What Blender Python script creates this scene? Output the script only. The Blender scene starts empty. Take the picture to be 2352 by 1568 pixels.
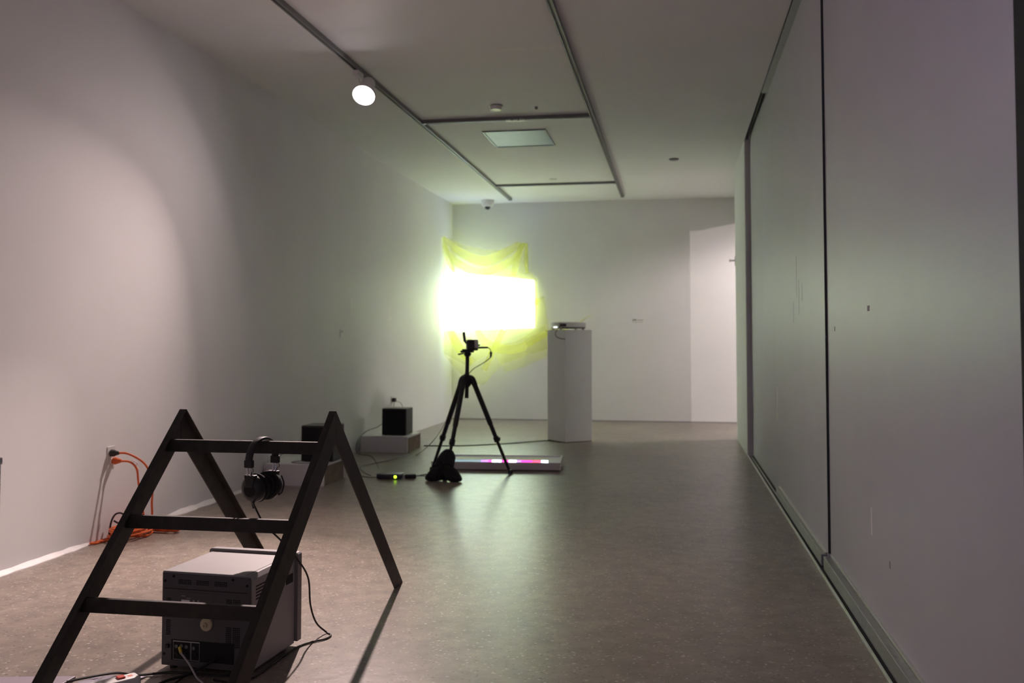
import bpy, bmesh, math, random
from mathutils import Vector, Matrix
random.seed(7)
scene = bpy.context.scene
COL = scene.collection
PI = math.pi

# ------------------------------------------------------------ camera, world, large lights, exposure
XL, H, YB = -2.996, 2.911, 12.486          # left wall, ceiling height, back wall
T1, T2, XP, XR, YJ = -2.118, -0.665, 0.691, 0.634, 8.97
YEND = 10.46                                # where the right wall stops
cam_d = bpy.data.cameras.new('camera'); cam = bpy.data.objects.new('camera', cam_d); COL.objects.link(cam)
cam.location = (0, 0, 1.05); cam.rotation_euler = (PI / 2 + 0.043, 0, 0.1723)
cam_d.sensor_width = 36.0; cam_d.lens = 2169.5 / 2352 * 36.0; cam_d.shift_y = -94.0 / 2352
cam_d.clip_start = 0.05; cam_d.clip_end = 100
cam_d.dof.use_dof = True; cam_d.dof.focus_distance = 3.1; cam_d.dof.aperture_fstop = 4.0
scene.camera = cam
vs = scene.view_settings
vs.view_transform = 'Standard'; vs.look = 'None'; vs.gamma = 1.0; vs.use_curve_mapping = False; vs.exposure = 0.0

w = bpy.data.worlds.new('gallery_glow'); scene.world = w; w.use_nodes = True
bg = w.node_tree.nodes['Background']; bg.inputs[0].default_value = (0.60, 0.53, 0.72, 1); bg.inputs[1].default_value = 0.25

def spot(name, loc, target, power, color, size, blend, radius):
    d = bpy.data.lights.new(name, 'SPOT'); o = bpy.data.objects.new(name, d); COL.objects.link(o)
    o.location = loc; o.rotation_euler = (Vector(target) - Vector(loc)).to_track_quat('-Z', 'Y').to_euler()
    d.energy = power; d.color = color; d.spot_size = math.radians(size); d.spot_blend = blend; d.shadow_soft_size = radius
    return o
# the lit track head, the lamp of the neighbouring room, the video projector
LAMP = Vector((-2.05, 6.0, 2.70)); LAMP_T = Vector((-2.0, 3.45, 0.0))
LDIR = (LAMP_T - LAMP).normalized()
tl_ = spot('track_lamp_light', LAMP + LDIR * 0.02, LAMP_T, 1000, (1.0, 0.775, 0.735), 178, 0.15, 0.035)
spot('next_room_light', (2.0, 6.53, 2.82), (0.5, 12.4, 1.2), 225, (1.0, 0.84, 0.80), 60, 0.6, 0.02)
spot('next_room_ceiling_light', (2.3, 11.2, 2.80), (2.3, 11.2, 0), 265, (1.0, 0.86, 0.83), 165, 0.3, 0.25)
spot('violet_track_light', (-1.6, -1.2, 2.75), (0.69, 2.9, 1.75), 85, (0.52, 0.36, 1.0), 50, 1.0, 0.06)
PROJ = Vector((-1.215, 10.04, 1.25)); PAX = Vector((-0.5446, 0.8387, 0))
pj = spot('projector_beam', PROJ, PROJ + PAX, 7200, (0.59, 0.72, 1.0), 60, 0.0, 0.006)
tl_.data.use_nodes = True          # angular profile of the lamp: bright beam, broad weaker spill
n0 = tl_.data.node_tree; t0 = n0.nodes.new('ShaderNodeTexCoord'); s0 = n0.nodes.new('ShaderNodeSeparateXYZ'); a0 = n0.nodes.new('ShaderNodeMath'); a0.operation = 'ABSOLUTE'
r0 = n0.nodes.new('ShaderNodeValToRGB'); n0.links.new(t0.outputs['Normal'], s0.inputs[0]); n0.links.new(s0.outputs[2], a0.inputs[0]); n0.links.new(a0.outputs[0], r0.inputs[0])
for i_, (p_, v_) in enumerate(((0.40, 0.0), (0.62, 0.018), (0.755, 0.04), (0.825, 0.13), (0.93, 0.27), (0.985, 1.0))):
    el = r0.color_ramp.elements[i_] if i_ in (0,) else (r0.color_ramp.elements[-1] if i_ == 5 else r0.color_ramp.elements.new(p_))
    el.position = p_; el.color = (v_, v_, v_, 1)
n0.links.new(r0.outputs[0], n0.nodes['Emission'].inputs['Strength'])
pj.data.use_nodes = True
nt = pj.data.node_tree; em = nt.nodes['Emission']
tc = nt.nodes.new('ShaderNodeTexCoord'); sp = nt.nodes.new('ShaderNodeSeparateXYZ'); nt.links.new(tc.outputs['Normal'], sp.inputs[0])
def mnode(op, a, b=None):
    n = nt.nodes.new('ShaderNodeMath'); n.operation = op
    for i, v in enumerate((a, b)):
        if v is None: continue
        if isinstance(v, (int, float)): n.inputs[i].default_value = v
        else: nt.links.new(v, n.inputs[i])
    return n.outputs[0]
zz = mnode('ABSOLUTE', sp.outputs[2]); uu = mnode('DIVIDE', sp.outputs[0], zz); vv = mnode('DIVIDE', sp.outputs[1], zz)
mask = None
for coord, lo, hi in ((uu, -0.186, 0.324), (mnode('SUBTRACT', vv, mnode('MULTIPLY', uu, 0.034)), -0.005, 0.2565)):   # the frame of the projected picture, lens shifted upward
    for m_ in (mnode('GREATER_THAN', coord, lo), mnode('LESS_THAN', coord, hi)):
        mask = m_ if mask is None else mnode('MULTIPLY', mask, m_)
nt.links.new(mask, em.inputs['Strength'])

# ------------------------------------------------------------ materials
MATS = {}
def mat(name, color, rough=0.6, metal=0.0, var=0.06, vscale=6.0, bump=0.0, bscale=200.0, emit=None, estr=0.0, spec=0.5, coat=0.0):
    if name in MATS: return MATS[name]
    m = bpy.data.materials.new(name); m.use_nodes = True; n = m.node_tree.nodes; l = m.node_tree.links
    b = n['Principled BSDF']; b.inputs['Roughness'].default_value = rough; b.inputs['Metallic'].default_value = metal
    b.inputs['Specular IOR Level'].default_value = spec; b.inputs['Coat Weight'].default_value = coat
    c = n.new('ShaderNodeTexCoord'); t = n.new('ShaderNodeTexNoise'); t.inputs['Scale'].default_value = vscale; t.inputs['Detail'].default_value = 4
    l.new(c.outputs['Object'], t.inputs['Vector'])
    r = n.new('ShaderNodeValToRGB')
    r.color_ramp.elements[0].position = 0.3; r.color_ramp.elements[1].position = 0.7
    r.color_ramp.elements[0].color = tuple(x * (1 - var) for x in color) + (1,)
    r.color_ramp.elements[1].color = tuple(min(1, x * (1 + var)) for x in color) + (1,)
    l.new(t.outputs['Fac'], r.inputs['Fac']); l.new(r.outputs['Color'], b.inputs['Base Color'])
    if bump:
        t2 = n.new('ShaderNodeTexNoise'); t2.inputs['Scale'].default_value = bscale; l.new(c.outputs['Object'], t2.inputs['Vector'])
        bp = n.new('ShaderNodeBump'); bp.inputs['Strength'].default_value = bump; bp.inputs['Distance'].default_value = 0.002
        l.new(t2.outputs['Fac'], bp.inputs['Height']); l.new(bp.outputs['Normal'], b.inputs['Normal'])
    if emit:
        b.inputs['Emission Color'].default_value = tuple(emit) + (1,); b.inputs['Emission Strength'].default_value = estr
    MATS[name] = m; return m

M_wall = mat('white_wall_paint', (0.83, 0.83, 0.84), 0.62, var=0.025, vscale=1.6, bump=0.12, bscale=260)
M_ceil = mat('ceiling_paint', (0.83, 0.83, 0.84), 0.7, var=0.02, vscale=1.2, bump=0.08)
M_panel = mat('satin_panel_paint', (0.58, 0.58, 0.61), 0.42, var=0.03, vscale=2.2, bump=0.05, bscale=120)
M_jamb = mat('jamb_paint', (0.62, 0.58, 0.59), 0.55, var=0.02)
M_alu = mat('brushed_aluminium', (0.34, 0.35, 0.34), 0.42, 0.75, var=0.08, vscale=30)
M_rail = mat('bright_rail_metal', (0.62, 0.61, 0.58), 0.3, 0.9, var=0.06, vscale=30)
M_slot = mat('dark_gap_fill', (0.03, 0.035, 0.03), 0.7)  # dark fill for joints; in the ceiling slot it stands for shade
M_track = mat('track_grey_metal', (0.22, 0.22, 0.22), 0.5, 0.3, var=0.05)
M_white = mat('white_plastic', (0.78, 0.77, 0.75), 0.4, var=0.02)
M_box = mat('white_painted_board', (0.80, 0.775, 0.785), 0.55, var=0.03, vscale=4)
M_boxshade = mat('box_shade_brown', (0.20, 0.145, 0.11), 0.75, var=0.2, vscale=18)
M_ped = mat('pedestal_paint', (0.76, 0.76, 0.76), 0.55, var=0.02, vscale=3)
M_black = mat('black_plastic', (0.018, 0.018, 0.020), 0.45, var=0.15, vscale=40)
M_cloth = mat('black_cloth', (0.012, 0.012, 0.013), 0.95, var=0.3, vscale=120, bump=0.6, bscale=400)
M_steel = mat('dark_waxed_steel', (0.034, 0.028, 0.025), 0.6, 0.25, var=0.28, vscale=22, bump=0.12, bscale=160)
M_crt = mat('monitor_grey_shell', (0.33, 0.315, 0.315), 0.5, var=0.04, vscale=8, bump=0.06, bscale=500)
M_crtback = mat('monitor_rear_shaded', (0.085, 0.08, 0.088), 0.5, var=0.05, vscale=10)  # rear coloured far darker than the shell to stand for its shade
M_bezel = mat('monitor_bezel_grey', (0.24, 0.225, 0.225), 0.5, var=0.04)
M_dark = mat('near_black', (0.006, 0.006, 0.007), 0.8)
M_cream = mat('cream_plastic', (0.62, 0.55, 0.36), 0.45, var=0.05)
M_orange = mat('orange_cord_vinyl', (0.72, 0.13, 0.025), 0.45, var=0.12, vscale=60)
M_silver = mat('polished_silver', (0.70, 0.69, 0.74), 0.22, 1.0, var=0.04)
M_cable = mat('black_cable', (0.012, 0.012, 0.012), 0.5)
M_greycab = mat('grey_cable', (0.20, 0.20, 0.19), 0.5)
M_silcab = mat('silver_cable_jacket', (0.45, 0.42, 0.42), 0.4, var=0.05)
M_yellow = mat('yellow_plug', (0.72, 0.58, 0.08), 0.4)
M_red = mat('red_switch', (0.62, 0.06, 0.03), 0.35)
M_navy = mat('navy_plastic', (0.035, 0.035, 0.075), 0.35, var=0.08)
M_green = mat('green_indicator', (0.3, 0.5, 0.02), 0.3, emit=(0.55, 1.0, 0.03), estr=4.0)
M_glass = mat('dark_glass', (0.012, 0.014, 0.014), 0.08, var=0.02, coat=1.0)
M_lampface = mat('lamp_face', (1, 1, 1), 0.3, emit=(1.0, 0.90, 0.92), estr=45.0)
M_ventglow = mat('vent_glow', (0.9, 0.9, 0.9), 0.1, emit=(0.92, 1, 0.95), estr=1.6)
M_mauveboard = mat('mauve_grey_board', (0.30, 0.26, 0.31), 0.5, var=0.06)
M_sheet = mat('grey_plastic_sheet', (0.36, 0.34, 0.40), 0.25, var=0.1, vscale=14)
M_label = mat('paper_card', (0.86, 0.86, 0.84), 0.7, var=0.02)
M_ink = mat('grey_print', (0.30, 0.30, 0.29), 0.8)
M_scuff = mat('dark_scuff', (0.34, 0.33, 0.35), 0.7, var=0.1, vscale=50)
M_patch = mat('filler_patch', (0.88, 0.87, 0.85), 0.7, var=0.03, vscale=20)
M_fill = mat('white_filler', (0.92, 0.90, 0.89), 0.6, var=0.04, vscale=15)
M_access = mat('access_panel_metal', (0.13, 0.16, 0.18), 0.5, 0.1, var=0.10, vscale=4)
M_darkdoor = mat('black_door_edge', (0.004, 0.003, 0.005), 0.8)

def floor_material():
    m = bpy.data.materials.new('polished_concrete'); m.use_nodes = True; n = m.node_tree.nodes; l = m.node_tree.links
    b = n['Principled BSDF']; c = n.new('ShaderNodeTexCoord')
    def noise(sc, det=5, ro=0.6):
        t = n.new('ShaderNodeTexNoise'); t.inputs['Scale'].default_value = sc; t.inputs['Detail'].default_value = det; t.inputs['Roughness'].default_value = ro
        l.new(c.outputs['Object'], t.inputs['Vector']); return t.outputs['Fac']
    def ramp(f, p0, c0, p1, c1):
        r = n.new('ShaderNodeValToRGB'); e = r.color_ramp.elements; e[0].position = p0; e[0].color = c0 + (1,); e[1].position = p1; e[1].color = c1 + (1,)
        l.new(f, r.inputs[0]); return r.outputs[0]
    def mix(mode, fac, a, bb):
        x = n.new('ShaderNodeMix'); x.data_type = 'RGBA'; x.blend_type = mode
        if isinstance(fac, float): x.inputs[0].default_value = fac
        else: l.new(fac, x.inputs[0])
        l.new(a, x.inputs[6])
        if isinstance(bb, tuple): x.inputs[7].default_value = bb + (1,)
        else: l.new(bb, x.inputs[7])
        return x.outputs[2]
    base = ramp(noise(1.3), 0.3, (0.205, 0.173, 0.145), 0.72, (0.285, 0.246, 0.208))
    mid = ramp(noise(14, 6), 0.32, (0.74, 0.74, 0.74), 0.70, (1.16, 1.14, 1.10))
    col = mix('MULTIPLY', 1.0, base, mid)
    def cells(sc, thr):
        v = n.new('ShaderNodeTexVoronoi'); v.inputs['Scale'].default_value = sc; l.new(c.outputs['Object'], v.inputs['Vector'])
        sx = n.new('ShaderNodeSeparateColor'); l.new(v.outputs['Color'], sx.inputs[0]); return ramp(sx.outputs[0], thr, (0, 0, 0), min(thr + 0.04, 1.0), (1, 1, 1))
    pits = cells(150, 0.945); chips = cells(130, 0.955)
    col = mix('MIX', pits, col, (0.115, 0.10, 0.09))
    col = mix('MIX', chips, col, (0.44, 0.40, 0.355))
    l.new(col, b.inputs['Base Color'])
    b.inputs['Roughness'].default_value = 0.33
    bp = n.new('ShaderNodeBump'); bp.inputs['Strength'].default_value = 0.22; bp.inputs['Distance'].default_value = 0.004
    l.new(noise(16, 6), bp.inputs['Height']); l.new(bp.outputs[0], b.inputs['Normal'])
    b.inputs['Specular IOR Level'].default_value = 0.28
    return m
M_floor = floor_material()

def sheer_material(name, dens):
    m = bpy.data.materials.new(name); m.use_nodes = True; n = m.node_tree.nodes; l = m.node_tree.links
    for x in list(n):
        if x.type != 'OUTPUT_MATERIAL': n.remove(x)
    out = [x for x in n if x.type == 'OUTPUT_MATERIAL'][0]
    c = n.new('ShaderNodeTexCoord'); t = n.new('ShaderNodeTexNoise'); t.inputs['Scale'].default_value = 5; l.new(c.outputs['Object'], t.inputs['Vector'])
    r = n.new('ShaderNodeValToRGB'); r.color_ramp.elements[0].color = (0.80, 0.82, 0.16, 1); r.color_ramp.elements[1].color = (0.85, 0.87, 0.24, 1); l.new(t.outputs['Fac'], r.inputs[0])
    d = n.new('ShaderNodeBsdfDiffuse'); tr = n.new('ShaderNodeBsdfTranslucent'); tp = n.new('ShaderNodeBsdfTransparent'); tp.inputs[0].default_value = (0.995, 0.995, 0.92, 1)
    l.new(r.outputs[0], d.inputs[0]); l.new(r.outputs[0], tr.inputs[0])
    m1 = n.new('ShaderNodeMixShader'); m1.inputs[0].default_value = 0.45; l.new(d.outputs[0], m1.inputs[1]); l.new(tr.outputs[0], m1.inputs[2])
    m2 = n.new('ShaderNodeMixShader'); m2.inputs[0].default_value = dens; l.new(tp.outputs[0], m2.inputs[1]); l.new(m1.outputs[0], m2.inputs[2])
    l.new(m2.outputs[0], out.inputs[0]); return m
M_sheer = sheer_material('sheer_yellow_gauze', 0.29); M_sheer2 = sheer_material('doubled_yellow_gauze', 0.47)

# ------------------------------------------------------------ mesh helpers (all coordinates in world metres)
WM = {}
def empty(name, loc, label, cat, group=None, rz=0.0):
    o = bpy.data.objects.new(name, None); COL.objects.link(o); o.location = loc; o.rotation_euler = (0, 0, rz); o.empty_display_size = 0.1
    o['label'] = label; o['category'] = cat
    if group: o['group'] = group
    WM[o] = Matrix.Translation(Vector(loc)) @ Matrix.Rotation(rz, 4, 'Z'); return o
def smooth_path(pts, k=8):
    P = [Vector(p) for p in pts]; out = []
    for i in range(len(P) - 1):
        a, b, c, d = P[max(i - 1, 0)], P[i], P[i + 1], P[min(i + 2, len(P) - 1)]
        for j in range(k):
            t = j / k
            out.append(0.5 * ((2 * b) + (c - a) * t + (2 * a - 5 * b + 4 * c - d) * t * t + (3 * b - a - 3 * c + d) * t ** 3))
    out.append(P[-1]); return out
class MB:
    def __init__(s, xf=None): s.bm = bmesh.new(); s.xf = xf or Matrix.Identity(4)
    def poly(s, vs, fs):
        v = [s.bm.verts.new(s.xf @ Vector(p)) for p in vs]
        for f in fs:
            try: s.bm.faces.new([v[i] for i in f])
            except ValueError: pass
        return s
    def box(s, x0, x1, y0, y1, z0, z1):
        return s.poly([(x, y, z) for x in (x0, x1) for y in (y0, y1) for z in (z0, z1)],
                      [(0, 1, 3, 2), (4, 6, 7, 5), (0, 4, 5, 1), (2, 3, 7, 6), (0, 2, 6, 4), (1, 5, 7, 3)])
    def obox(s, c, size, rz=0, rx=0, ry=0):
        M = Matrix.Translation(Vector(c)) @ Matrix.Rotation(rz, 4, 'Z') @ Matrix.Rotation(ry, 4, 'Y') @ Matrix.Rotation(rx, 4, 'X')
        h = [q / 2 for q in size]
        vs = [M @ Vector((x, y, z)) for x in (-h[0], h[0]) for y in (-h[1], h[1]) for z in (-h[2], h[2])]
        return s.poly(vs, [(0, 1, 3, 2), (4, 6, 7, 5), (0, 4, 5, 1), (2, 3, 7, 6), (0, 2, 6, 4), (1, 5, 7, 3)])
    def prism(s, pts, ax, a, b):          # polygon in the two other axes, extruded along ax from a to b
        n = len(pts)
        def P(p, v): q = list(p); q.insert(ax, v); return tuple(q)
        return s.poly([P(p, a) for p in pts] + [P(p, b) for p in pts],
                      [tuple(range(n))[::-1], tuple(range(n, 2 * n))] + [(i, (i + 1) % n, n + (i + 1) % n, n + i) for i in range(n)])
    def tube(s, path, r, n=8, cap=True):
        P = [Vector(p) for p in path]; rs = r if isinstance(r, (list, tuple)) else [r] * len(P); rings = []; up = None
        for i, p in enumerate(P):
            t = (P[min(i + 1, len(P) - 1)] - P[max(i - 1, 0)])
            t = t.normalized() if t.length > 1e-9 else Vector((0, 0, 1))
            if up is None: up = t.orthogonal().normalized()
            up = up - t * up.dot(t); up = up.normalized() if up.length > 1e-6 else t.orthogonal().normalized()
            sd = t.cross(up)
            rings.append([s.bm.verts.new(s.xf @ (p + (up * math.cos(2 * PI * k / n) + sd * math.sin(2 * PI * k / n)) * rs[i])) for k in range(n)])
        for a, b in zip(rings, rings[1:]):
            for k in range(n): s.bm.faces.new((a[k], a[(k + 1) % n], b[(k + 1) % n], b[k]))
        if cap: s.bm.faces.new(rings[0][::-1]); s.bm.faces.new(rings[-1])
        return s
    def cyl(s, p0, p1, r0, r1=None, n=20): return s.tube([p0, p1], [r0, r0 if r1 is None else r1], n)
    def lathe(s, prof, origin, axis=(0, 0, 1), n=24):     # prof: (radius, height along the axis)
        ax = Vector(axis).normalized(); u = ax.orthogonal().normalized(); v = ax.cross(u); o = Vector(origin)
        rings = [[s.bm.verts.new(s.xf @ (o + ax * h + (u * math.cos(2 * PI * k / n) + v * math.sin(2 * PI * k / n)) * max(r, 1e-4))) for k in range(n)] for r, h in prof]
        for a, b in zip(rings, rings[1:]):
            for k in range(n): s.bm.faces.new((a[k], a[(k + 1) % n], b[(k + 1) % n], b[k]))
        s.bm.faces.new(rings[0][::-1]); s.bm.faces.new(rings[-1]); return s
    def grid(s, fn, nu, nv):
        V = [[s.bm.verts.new(s.xf @ Vector(fn(i / nu, j / nv))) for j in range(nv + 1)] for i in range(nu + 1)]
        for i in range(nu):
            for j in range(nv): s.bm.faces.new((V[i][j], V[i + 1][j], V[i + 1][j + 1], V[i][j + 1]))
        return s
    def sub(s, me): s.bm.from_mesh(me); return s
    def build(s, name, material, parent=None, bevel=0.0, seg=2, smooth=False, label=None, cat=None, group=None, kind=None, sides=True):
        bm = s.bm
        if bevel > 0:
            bmesh.ops.recalc_face_normals(bm, faces=bm.faces)
            es = [e for e in bm.edges if len(e.link_faces) == 2 and e.calc_face_angle(0) > 0.5]
            bmesh.ops.bevel(bm, geom=es, offset=bevel, segments=seg, affect='EDGES', profile=0.5, clamp_overlap=True)
        if sides: bmesh.ops.recalc_face_normals(bm, faces=bm.faces)
        xs = [v.co for v in bm.verts]
        org = Vector(((min(v.x for v in xs) + max(v.x for v in xs)) / 2, (min(v.y for v in xs) + max(v.y for v in xs)) / 2, min(v.z for v in xs)))
        if parent is not None:
            inv = WM[parent].inverted(); bm.transform(inv); org = inv @ org
        bm.transform(Matrix.Translation(-org))
        me = bpy.data.meshes.new(name); bm.to_mesh(me); bm.free(); me.materials.append(material)
        if smooth:
            me.polygons.foreach_set('use_smooth', [True] * len(me.polygons))
            if hasattr(me, 'set_sharp_from_angle'): me.set_sharp_from_angle(angle=math.radians(40))
        o = bpy.data.objects.new(name, me); COL.objects.link(o); o.location = org
        if parent is not None: o.parent = parent
        WM[o] = (WM[parent] if parent is not None else Matrix.Identity(4)) @ Matrix.Translation(org)
        if label: o['label'] = label
        if cat: o['category'] = cat
        if group: o['group'] = group
        if kind: o['kind'] = kind
        return o
def struct(name, mb, material, label=None, **k): return mb.build(name, material, kind='structure', label=label, cat=k.pop('cat', None), **k)

# ------------------------------------------------------------ the setting
struct('floor', MB().box(XL - 0.2, 4.2, -2.2, YB + 0.2, -0.12, 0.0), M_floor, 'polished grey-brown concrete floor with fine speckle', cat='floor')
CE = struct('ceiling', MB().box(XL - 0.2, XR, -2.2, YB + 0.2, H, H + 0.15), M_ceil, 'white plaster ceiling with lighting tracks', cat='ceiling')
struct('ceiling', MB().box(0.80, 4.2, -2.2, YB + 0.2, H, H + 0.15), M_ceil, 'white ceiling of the neighbouring room behind the sliding doors', cat='ceiling')
struct('ceiling', MB().box(XR, 0.80, YJ, YB + 0.2, H, H + 0.15), M_ceil, 'white ceiling strip over the end of the right wall', cat='ceiling')
WL = struct('wall_left', MB().box(XL - 0.2, XL, -2.2, YB, 0, H), M_wall, 'long white wall on the left, lit by the track lamp', cat='wall')
WB_ = struct('wall_back', MB().box(XL - 0.2, 4.2, YB, YB + 0.2, 0, H), M_wall, 'white back wall behind the yellow gauze', cat='wall')
WR = struct('wall_right', MB().box(XR, 0.80, YJ, YEND, 0, H), M_wall, 'short white wall end beyond the sliding doors', cat='wall')
struct('wall_neighbour', MB().box(4.0, 4.2, -2.2, YB, 0, H), M_wall, 'white wall of the neighbouring room', cat='wall')
struct('light_blocker', MB().box(0.80, 0.88, YEND, YB, 2.60, H), M_wall, 'white lintel added unseen to shade the top of the back wall', cat='blocker')  # unseen board added to cast the sloping top edge of shade
struct('trim_2', MB().box(XR - 0.001, XP + 0.05, YJ - 0.04, YJ, 0, H), M_jamb, 'pinkish white jamb where the sliding doors end', cat='jamb', bevel=0.002)
# the sliding doors with their bottom rails
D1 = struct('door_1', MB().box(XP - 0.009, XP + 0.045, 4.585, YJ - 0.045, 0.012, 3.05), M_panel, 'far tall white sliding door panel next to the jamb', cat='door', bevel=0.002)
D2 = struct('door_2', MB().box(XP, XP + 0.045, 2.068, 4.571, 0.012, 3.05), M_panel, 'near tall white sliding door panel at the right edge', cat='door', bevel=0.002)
MB().box(XP - 0.0095, XP + 0.042, 4.572, 4.585, 0.075, 3.05).build('seam', M_slot, D1)
for D, y0, y1, dz in ((D1, 4.60, 6.62, 0.066), (D2, 2.10, 4.53, 0.072)):
    MB().box(XR + 0.018, XP - 0.001, y0, y1, 0.012, dz).build('bottom_rail', M_alu, D, bevel=0.003)
    MB().box(XP - 0.022 if D is D1 else XP - 0.010, XP - 0.0095 if D is D1 else XP - 0.0005, y0, y1, dz + 0.001, dz + 0.009).build('sealing_strip', M_rail, D, bevel=0.001)
FT = struct('trim_3', MB().box(XR - 0.002, XR + 0.008, 2.0, YJ - 0.045, 0, 0.012), M_rail, 'thin bright metal floor rail in front of the sliding doors', cat='floor rail', bevel=0.002)
MB().box(XR + 0.009, XP - 0.002, 2.0, YJ - 0.045, 0, 0.004).build('groove', M_slot, FT)
MB().box(XR + 0.024, XR + 0.032, 6.63, YJ - 0.045, 0.004, 0.010).build('inner_rail', M_rail, FT)
TT = struct('trim_4', MB().box(XR + 0.006, XP - 0.004, 2.0, 7.20, H - 0.012, H + 0.05), M_alu, 'grey metal channel at the top of the sliding doors', cat='channel', bevel=0.002)
MB().box(XR + 0.001, XR + 0.006, 2.0, 7.20, H - 0.004, H + 0.08).build('shadow_gap', M_slot, TT)
MB().box(XR + 0.001, XP + 0.06, 2.0, YJ, 3.06, 3.10).build('slot_lining', M_slot, TT)
MB().box(XR + 0.012, XR + 0.030, 7.24, YJ - 0.05, H + 0.01, 3.055).build('slot_shade', M_slot, TT)  # black strip put in the open slot to stand for its shade
struct('trim_5', MB().box(XP - 0.004, XP + 0.10, 1.55, 2.066, 0, 3.05), M_darkdoor, 'black edge of the opening beside the near sliding door', cat='frame', bevel=0.003)
# scuffs and touch-ups on the doors and walls
def mark(parent, material, x0, x1, y0, y1, z0, z1, name='scuff_mark'): MB().box(x0, x1, y0, y1, z0, z1).build(name, material, parent)
for y, z, dy, dz, m_ in ((3.62, 1.17, 0.020, 0.010, M_scuff), (4.37, 1.105, 0.010, 0.010, M_scuff), (6.75, 0.62, 0.05, 0.12, M_patch), (3.62, 0.40, 0.012, 0.05, M_patch), (3.33, 0.31, 0.008, 0.012, M_scuff)):
    xx = XP if y < 4.57 else XP - 0.009
    mark(D2 if y < 4.57 else D1, m_, xx - 0.0008, xx + 0.001, y - dy, y + dy, z - dz, z + dz)
for y, z, dz in ((5.62, 1.42, 0.12), (5.52, 1.30, 0.10), (5.78, 1.22, 0.06), (5.38, 1.32, 0.05)):
    mark(D1, M_scuff, XP - 0.0096, XP - 0.008, y - 0.006, y + 0.006, z - dz, z + dz)
mark(WL, M_patch, XL - 0.001, XL + 0.0008, 9.62, 9.70, 1.27, 1.42, 'touch_up'); mark(WL, M_patch, XL - 0.001, XL + 0.0008, 8.42, 8.47, 1.28, 1.45, 'touch_up')
for x0, x1 in ((-1.13, -0.93), (-0.90, -0.80), (-0.78, -0.70)): mark(CE, M_patch, x0, x1, 5.84, 5.90, H - 0.0008, H + 0.001, 'filler_strip')
for x0, x1, y in ((-1.24, -1.17, 7.33), (-1.13, -1.08, 7.30)): mark(CE, M_patch, x0, x1, y, y + 0.03, H - 0.0008, H + 0.001, 'filler_strip')
# ragged filler along the foot of the left wall
def filler(y0, y1, amp, seed):
    rnd = random.Random(seed); n = int((y1 - y0) / 0.06); vs, fs = [], []
    for i in range(n + 1):
        y = y0 + (y1 - y0) * i / n; k = min(1, i / 3, (n - i) / 3); a = amp * (0.65 + 0.7 * rnd.random()) * k + 0.003
        vs += [(XL, y, 0), (XL, y, 0.012 + a * 0.45), (XL + a, y, 0.0035), (XL + a + 0.001, y, 0)]
    for i in range(n):
        for j in range(4): fs.append((4 * i + j, 4 * i + (j + 1) % 4, 4 * i + 4 + (j + 1) % 4, 4 * i + 4 + j))
    fs += [(0, 1, 2, 3), tuple(4 * n + j for j in range(4))]
    return MB().poly(vs, fs)
BB = struct('baseboard_left', filler(3.0, 4.50, 0.017, 3), M_fill, 'ragged white filler line along the foot of the left wall', cat='filler')
filler(5.20, 5.95, 0.024, 5).build('filler_run', M_fill, BB); filler(6.0, 6.5, 0.016, 6).build('filler_run', M_fill, BB)
struct('baseboard_back', MB().box(XL, 0.8, YB - 0.003, YB, 0, 0.014), M_scuff, 'thin dark strip at the foot of the back wall', cat='skirting')  # dark grey strip set on the wall face

# ------------------------------------------------------------ lighting tracks and the lamp
def track(p0, p1, label, wd=0.036, hh=0.030):
    horiz = abs(p1[0] - p0[0]) > abs(p1[1] - p0[1])
    e = empty('lighting_track', ((p0[0] + p1[0]) / 2, (p0[1] + p1[1]) / 2, H - hh), label, 'lighting track', 'lighting tracks on the ceiling')
    for s in (-1, 1):
        a, b = sorted((s * wd / 2, s * wd / 2 - s * 0.010))
        if horiz: MB().box(p0[0], p1[0], p0[1] + a, p0[1] + b, H - hh, H).build('side_wall', M_track, e)
        else: MB().box(p0[0] + a, p0[0] + b, p0[1], p1[1], H - hh, H).build('side_wall', M_track, e)
    if horiz: MB().box(p0[0], p1[0], p0[1] - wd / 2 + 0.01, p0[1] + wd / 2 - 0.01, H - hh * 0.7, H).build('conductor_slot', M_track, e)
    else: MB().box(p0[0] - wd / 2 + 0.01, p0[0] + wd / 2 - 0.01, p0[1], p1[1], H - hh * 0.7, H).build('conductor_slot', M_track, e)
    for p in (p0, p1): MB().obox((p[0], p[1], H - hh / 2 - 0.001), (wd + 0.006, wd + 0.006, hh + 0.002)).build('end_cap', M_track, e)
    return e
track((T1, 1.5), (T1, 12.03), 'long grey lighting track on the left, carrying the lit lamp')
track((T2, 1.5), (T2, 12.01), 'long dark lighting track along the ceiling nearer the sliding doors')
TC = track((T1 + 0.03, 7.66), (T2 - 0.03, 7.66), 'cross track on the ceiling just in front of the access panel')
for i in range(3): MB().obox((-1.36 + i * 0.055, 7.66, H - 0.032), (0.045, 0.05, 0.012), 0.1 * i).build('white_clip', M_white, TC, bevel=0.003)
track((T1 + 0.03, 10.99), (T2 - 0.03, 10.99), 'far cross track on the ceiling close to the back wall', 0.03, 0.024)
TL = empty('track_spotlight', (LAMP.x, LAMP.y, H - 0.25), 'lit spotlight head hanging from the left lighting track', 'spotlight')
MB().box(T1 - 0.017, T1 + 0.017, 6.02, 6.14, H - 0.075, H - 0.031).build('adapter', M_white, TL, bevel=0.004)
piv = LAMP - LDIR * 0.09
MB().tube(smooth_path([(T1, 6.08, H - 0.075), (T1 + 0.01, 6.09, H - 0.11), piv + Vector((0, 0.01, 0.055))]), 0.009, 10).build('stem', M_white, TL, smooth=True)
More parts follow.
